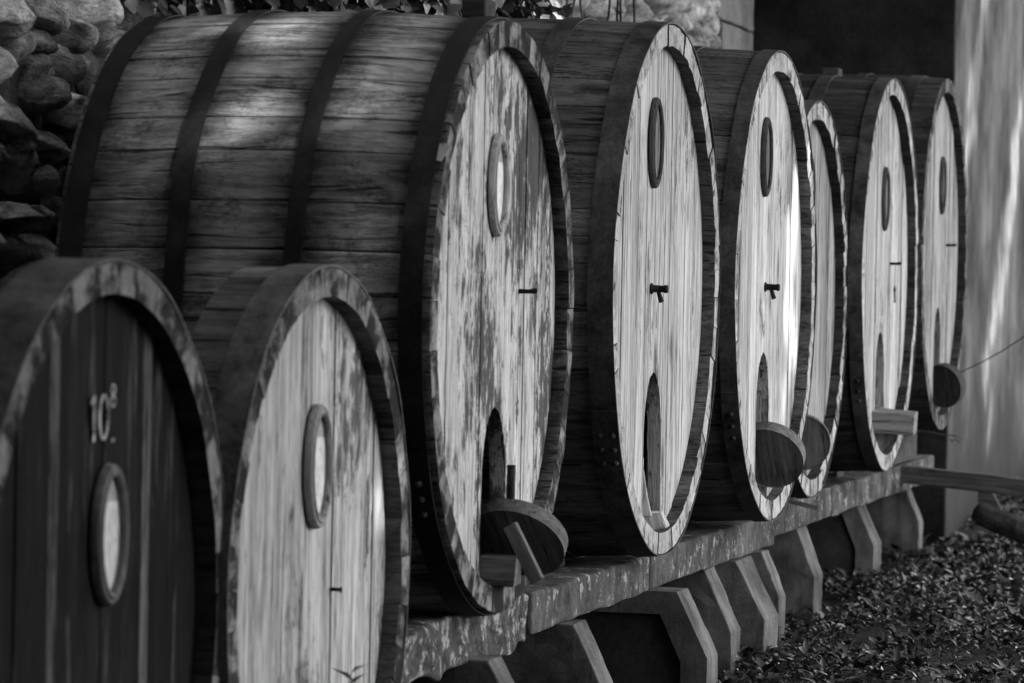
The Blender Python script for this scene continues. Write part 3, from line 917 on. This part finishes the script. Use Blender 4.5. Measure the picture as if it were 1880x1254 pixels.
# ------------------------------------------------------------------ timbers and wire at the far right
o = link('long_timber', rough_box('long_timber', 2.2, 0.16, 0.095, M_TIMBER_DARK, 16, 0.004, 0.006))
o.location = (0.87, 21.25, 0.485); o.rotation_euler = (0, R_(4.6), 0)
tag(o, 'long grey timber jutting out level past the farthest casks', 'timber')
o = link('timber_prop', rough_box('timber_prop', 1.1, 0.15, 0.13, M_BARK, 14, 0.02, 0.055))
o.location = (0.72, 21.0, 0.20); o.rotation_euler = (0, R_(20), R_(-14))
tag(o, 'dark log leaning down under the long grey timber', 'log')
wb = empty('leaning_board', (0.05, 23.0, 0.2), 'short dusty board leaning under the long timber near the plaster wall', 'board')
link('board', prism('board', [(-0.03, 0), (0.16, 0), (0.03, 0.24), (-0.03, 0.26)], 1, -0.03, 0.03, M_TIMBER_DARK, 0.004), wb)
wr = empty('slack_wire', (0.0, 22.0, 1.1), 'thin wire rising from the farthest cask in front of the plaster wall', 'wire')
link('wire_strand', tube('wire_strand', [(-0.05, 22.0-22, -0.02), (0.041, 0, 0.042), (0.13, 0.01, 0.085), (0.25, 0.02, 0.155), (0.382, 0.02, 0.245), (0.9, 0.05, 0.62), (1.6, 0.1, 1.2)], 0.0035, M_BLACK, 6), wr)
tw = empty('twisted_wire', (0.02, 20.6, 0.83), 'short twisted wire end poking out below the two farthest casks', 'wire')
pts = [(-0.12, 0, 0.02), (0.0, 0, 0.005), (0.10, 0, -0.01), (0.16, 0, -0.012), (0.19, 0, -0.03), (0.175, 0, -0.045), (0.155, 0, -0.03), (0.14, 0, -0.045), (0.125, 0.0, -0.03)]
link('wire_strand', tube('wire_strand', pts, 0.0035, M_STEEL, 6), tw)

# ------------------------------------------------------------------ leaves
def leaf_cloud(name, pos, yawv, tiltv, rollv, size, wr_, mat, parent=None, lobed=False, fold=0.12):
    n = len(pos)
    base = np.array([(0, 0, 0), (-0.5, 0.42, fold), (0.5, 0.42, fold), (0, 1, -0.06), (0, 0.48, 0)], float)
    tris = np.array([(0, 4, 1), (0, 2, 4), (1, 4, 3), (4, 2, 3)])
    if lobed:
        base = np.array([(0, 0, 0), (-0.5, 0.12, 0.02), (-0.28, 0.42, fold), (-0.42, 0.62, 0.0), (0, 1.0, -0.08), (0.42, 0.62, 0.0), (0.28, 0.42, fold), (0.5, 0.12, 0.02), (0, 0.45, 0)], float)
        tris = np.array([(8, 0, 7), (8, 7, 6), (8, 6, 5), (8, 5, 4), (8, 4, 3), (8, 3, 2), (8, 2, 1), (8, 1, 0)])
    P = base[None]*np.stack([size*wr_, size, size], -1)[:, None, :]
    def rot(P, a, i, j):
        c, s = np.cos(a)[:, None], np.sin(a)[:, None]
        Q = P.copy()
        Q[..., i] = c*P[..., i] - s*P[..., j]; Q[..., j] = s*P[..., i] + c*P[..., j]
        return Q
    P = rot(P, rollv, 2, 0); P = rot(P, tiltv, 1, 2); P = rot(P, yawv, 0, 1)
    P = P + pos[:, None, :]
    k = len(base)
    V = P.reshape(-1, 3)
    T = (tris[None] + (np.arange(n)*k)[:, None, None]).reshape(-1, 3)
    me = bpy.data.meshes.new(name)
    me.vertices.add(len(V)); me.vertices.foreach_set('co', V.astype(np.float32).ravel())
    me.loops.add(T.size); me.loops.foreach_set('vertex_index', T.astype(np.int32).ravel())
    me.polygons.add(len(T)); me.polygons.foreach_set('loop_start', np.arange(0, T.size, 3, dtype=np.int32))
    me.polygons.foreach_set('use_smooth', np.ones(len(T), bool))
    me.materials.append(mat)
    me.update(calc_edges=True)
    return me

# ground cover in front of the casks: little rosettes of leaves on short stalks
NP = 19000
qx, qy = rng.uniform(-0.8, 1.7, NP), 11.5 + (34 - 11.5)*rng.uniform(0, 1, NP)**1.15
dens = np.array([mnoise.noise(Vector((x*1.5, y*1.0, 2.2))) + 0.5*mnoise.noise(Vector((x*4, y*3, 5.2))) for x, y in zip(qx, qy)])
keep = ~((qx < -0.16) & (qy > 22.9)) & ~((qx < -0.5) & (rng.uniform(0, 1, NP) < 0.6))
keep &= rng.uniform(0, 1, NP) < np.clip(0.92 + dens*1.4, 0.15, 1)
qx, qy, dens = qx[keep], qy[keep], dens[keep]
big = np.clip(0.75 + dens*0.9 + 0.35*rng.normal(0, 1, len(qx)), 0.35, 1.9)*(1 + 0.35*np.clip(qy - 23, 0, 4)*np.clip(qx, 0, 1))
rep_ = rng.integers(4, 9, len(qx))
idx = np.repeat(np.arange(len(qx)), rep_)
n = len(idx)
az = rng.uniform(0, 6.28, n)
rad_ = rng.uniform(0.0, 0.032, n)*big[idx]
lx, ly = qx[idx] - np.sin(az)*rad_, qy[idx] + np.cos(az)*rad_
lz = np.array([gz(x, y) for x, y in zip(qx, qy)])[idx] + big[idx]*rng.uniform(0.008, 0.055, n)
me = leaf_cloud('ground_cover', np.stack([lx, ly, lz], -1), az, np.clip(rng.normal(0.38, 0.35, n), -0.4, 1.3), rng.normal(0, 0.30, n),
                np.clip(rng.lognormal(-3.35, 0.33, n), 0.014, 0.08)*np.sqrt(big[idx]), rng.uniform(0.36, 0.66, n), M_GCOVER)
o = link('ground_cover', me)
o['kind'] = 'stuff'; o['label'] = 'low glossy leaf cover spreading over the ground beside the supports'; o['category'] = 'ground cover'

# ivy hanging along the top of the stone wall
ivy = empty('ivy', (-1.36, 13.8, 2.5), 'dark ivy hanging over the top of the stone wall behind the casks', 'ivy')
n = 300
py_ = rng.uniform(11.75, 16.6, n); pz_ = rng.uniform(2.36, 2.62, n) + (py_-11.7)*0.055
px_ = rng.uniform(-1.34, -1.18, n)
for i in range(n):
    pos = np.zeros((1, 3))
    me = leaf_cloud('leaf', pos, np.array([-1.57 + rng.normal(0, 0.6)]), np.array([-0.9 + rng.normal(0, 0.4)]), np.array([rng.normal(0, 0.4)]),
                    np.array([rng.uniform(0.06, 0.11)]), np.array([rng.uniform(0.8, 1.0)]), M_IVY, lobed=True)
    link('leaf', me, ivy, (px_[i] + 1.36, py_[i] - 13.8, pz_[i] - 2.5))
n = 2600
py2 = rng.uniform(11.6, 16.9, n); pz2 = rng.uniform(2.3, 3.5, n); px2 = rng.uniform(-1.40, -1.16, n)
me = leaf_cloud('hanging_leaves', np.stack([px2 + 1.36, py2 - 13.8, pz2 - 2.5], -1), -1.57 + rng.normal(0, 0.6, n), -0.9 + rng.normal(0, 0.4, n), rng.normal(0, 0.4, n),
                rng.uniform(0.06, 0.11, n), rng.uniform(0.8, 1.0, n), M_IVY, lobed=True)
o = link('hanging_leaves', me, ivy); o['kind'] = 'stuff'
for i in range(34):
    y0 = random.uniform(12.5, 19.2); zt = 3.55; x = random.uniform(-1.33, -1.24)
    pts = []; yy = y0
    zz = zt; zend = random.uniform(2.42, 2.75)
    while zz > zend:
        pts.append((x + 1.36 + random.uniform(-0.015, 0.015), yy - 13.8, zz - 2.5)); zz -= 0.09; yy += random.uniform(-0.09, 0.07)
    if len(pts) > 2: link('stem', tube('stem', pts, [0.006]*(len(pts)-1) + [0.003], M_BLACK, 5), ivy)

# thin weed in front of the pale cask front
wd_ = empty('weed', (0.10, 9.0, 0.0), 'thin dark weed standing in front of the pale cask front', 'weed')
for k in range(6):
    sx, sy = random.uniform(-0.03, 0.03), random.uniform(-0.3, 0.35)
    h = random.uniform(0.52, 0.64)
    pts = [(sx + 0.02*t, sy + 0.10*t*t, h*t) for t in np.linspace(0, 1, 6)]
    st = link('stem', tube('stem', pts, [0.003]*5 + [0.0015], M_BLACK, 5), wd_)
    for j in range(6):
        t = 0.75 + 0.05*j
        me = leaf_cloud('leaf', np.zeros((1, 3)), np.array([random.uniform(0, 6.28)]), np.array([random.uniform(0.1, 0.7)]), np.zeros(1),
                        np.array([random.uniform(0.05, 0.09)]), np.array([0.22]), M_IVY)
        link('leaf', me, wd_, (sx + 0.02*t, sy + 0.1*t*t, h*t))

# ------------------------------------------------------------------ trees standing opposite the casks: their crowns dapple the sun
def sunlit(y, z):
    """where open gaps in the crowns let the sun through, as (y, z) on the plane of the cask heads"""
    # streak on the head of the sun-streaked cask
    if 0.9 < z < 2.5:
        c = 16.12 + 0.10*(z - 1.6)
        if abs(y - c) < 0.24: return 1
    if abs(y - 15.2) < 0.05 and 1.2 < z < 1.8: return 1
    # plaster wall beyond: slanting streaks
    if y > 23.0:
        if math.sin((y - 0.75*z)*2.9 + 0.8*math.sin(y*1.1)) > 0.4 and 0.9 < z: return 1
    # stones of the wall above the second cask
    if abs(y - 17.2) < 1.0 and 3.7 < z < 4.6: return 1
    # flank of the peeling cask
    if abs(y - 11.2) < 0.92 and y < 11.0:
        zc = 1.505 + math.sqrt(0.92**2 - (y - 11.2)**2)
        nz = mnoise.noise(Vector((y*3.0, z*3.0, 1)))
        if abs(z - zc - 0.58) < 0.30 and nz > -0.5: return 1
        
    return 0
NT_ = 60000
ty = rng.uniform(3, 33, NT_); tz0 = rng.uniform(-1.2, 6.8, NT_); tx = rng.uniform(6.2, 10.5, NT_)
lump = np.array([mnoise.noise(Vector((y*0.55, x*0.6, z*0.6))) for x, y, z in zip(tx, ty, tz0)])
ok = np.array([not sunlit(y, z) for y, z in zip(ty, tz0)])
ok &= rng.uniform(0, 1, NT_) < np.clip(0.9 + 0.8*lump, 0.5, 1)
tx, ty, tz0 = tx[ok], ty[ok], tz0[ok]
tz = tz0 + tx*TAN
# unseen crowns added over the path to block skylight on camera-facing sides
NO = 30000
ox_, oy_ = rng.uniform(-9, 9, NO), rng.uniform(-12, 8.0, NO)
oz_ = rng.uniform(0, 1, NO)*3.5 + 4.2 + 0.12*np.abs(ox_) - 0.22*np.clip(-oy_ - 4, 0, 8)**1.45
# unseen crowns added behind the wall, reaching over the casks to cut skylight
NB = 26000
bx_, by_ = rng.uniform(-7, 3.5, NB), rng.uniform(8.0, 24.0, NB)
bz_ = rng.uniform(0, 1, NB)*2.5 + 5.2 + 0.25*np.clip(bx_, 0, 4)
kb = np.array([mnoise.noise(Vector((x*0.8, y*0.8, 7))) for x, y in zip(bx_, by_)]) > -0.22
kb &= ~((by_ < 12.6) & (bx_ > -2.6) & (rng.uniform(0, 1, NB) < 0.75))
# the sun path over this crown stays open where it does in the crowns opposite
kb &= np.array([not sunlit(y, z - x*TAN) for x, y, z in zip(bx_, by_, bz_)])
bx_, by_, bz_ = bx_[kb], by_[kb], bz_[kb]
def tree(cx, cy, P, h, label):
    n = len(P)
    root = empty('broadleaf_tree', (cx, cy, gz(cx, cy)), label, 'tree')
    Q = P - np.array(root.location)
    me = leaf_cloud('crown', Q, rng.uniform(0, 6.28, n), rng.normal(0, 0.7, n), rng.normal(0, 0.7, n), rng.uniform(0.28, 0.42, n), rng.uniform(0.55, 0.75, n), M_TREELEAF)
    link('crown', me, root)
    link('trunk', tube('trunk', [(0, 0, -0.3), (0.1, 0.05, h*0.25), (0.0, 0.1, h*0.5), (-0.1, 0, h*0.75), (0, 0, h)], [0.30, 0.22, 0.18, 0.12, 0.05], M_BARK, 12), root)
    for j in range(7):
        a = random.uniform(0, 6.28); zb = random.uniform(h*0.5, h*0.75)
        link('limb', tube('limb', [(0, 0, zb), (0.8*math.cos(a), 1.6*math.sin(a), zb + 0.7), (1.5*math.cos(a), 3.6*math.sin(a), zb + 1.6)], [0.09, 0.06, 0.02], M_BARK, 8), root)
for y0, y1, lab in ((3, 12.5, 'leafy tree standing opposite the near casks'), (12.5, 22.5, 'leafy tree standing opposite the middle casks'), (22.5, 33, 'leafy tree standing opposite the plaster wall')):
    m_ = (ty >= y0) & (ty < y1)
    tree(8.6, (y0+y1)/2, np.stack([tx[m_], ty[m_], tz[m_]], -1), 13.0, lab)
for x0, x1, cx, lab in ((-9, 0, -3.5, 'unseen broad tree added over the path on the wall side to block skylight'), (0, 9, 4.6, 'unseen broad tree added over the path on the open side to block skylight')):
    m_ = (ox_ >= x0) & (ox_ < x1)
    tree(cx, -4.0, np.stack([ox_[m_], oy_[m_], oz_[m_]], -1), 6.5, lab)
m_ = by_ < 16
tree(-4.4, 12.0, np.stack([bx_[m_], by_[m_], bz_[m_]], -1), 6.5, 'unseen spreading tree added behind the stone wall near the biggest cask to cut skylight')
tree(-4.4, 19.5, np.stack([bx_[~m_], by_[~m_], bz_[~m_]], -1), 6.5, 'unseen spreading tree added behind the stone wall near the plastered building to cut skylight')
# unseen hedge added on the open side to block slanting skylight
NH = 26000
hx_, hy_, hz_ = rng.uniform(6.6, 8.2, NH), rng.uniform(-13, 9.6, NH), rng.uniform(0.0, 5.2, NH)
hd = empty('shading_hedge', (7.4, -3.0, 0.0), 'unseen tall hedge along the open side across from the cask fronts', 'shading_hedge')
n = NH
link('foliage', leaf_cloud('foliage', np.stack([hx_ - 7.4, hy_ + 3.0, hz_], -1), rng.uniform(0, 6.28, n), rng.normal(0, 0.7, n), rng.normal(0, 0.7, n), rng.uniform(0.25, 0.4, n), rng.uniform(0.5, 0.7, n), M_TREELEAF), hd)
for k in range(8):
    link('stem', tube('stem', [(0.2*math.sin(k*2.1), -9 + 2.5*k, -0.2), (0.1, -9 + 2.5*k, 2.0), (0, -9 + 2.5*k + 0.2, 4.2)], [0.08, 0.06, 0.02], M_BARK, 7), hd)
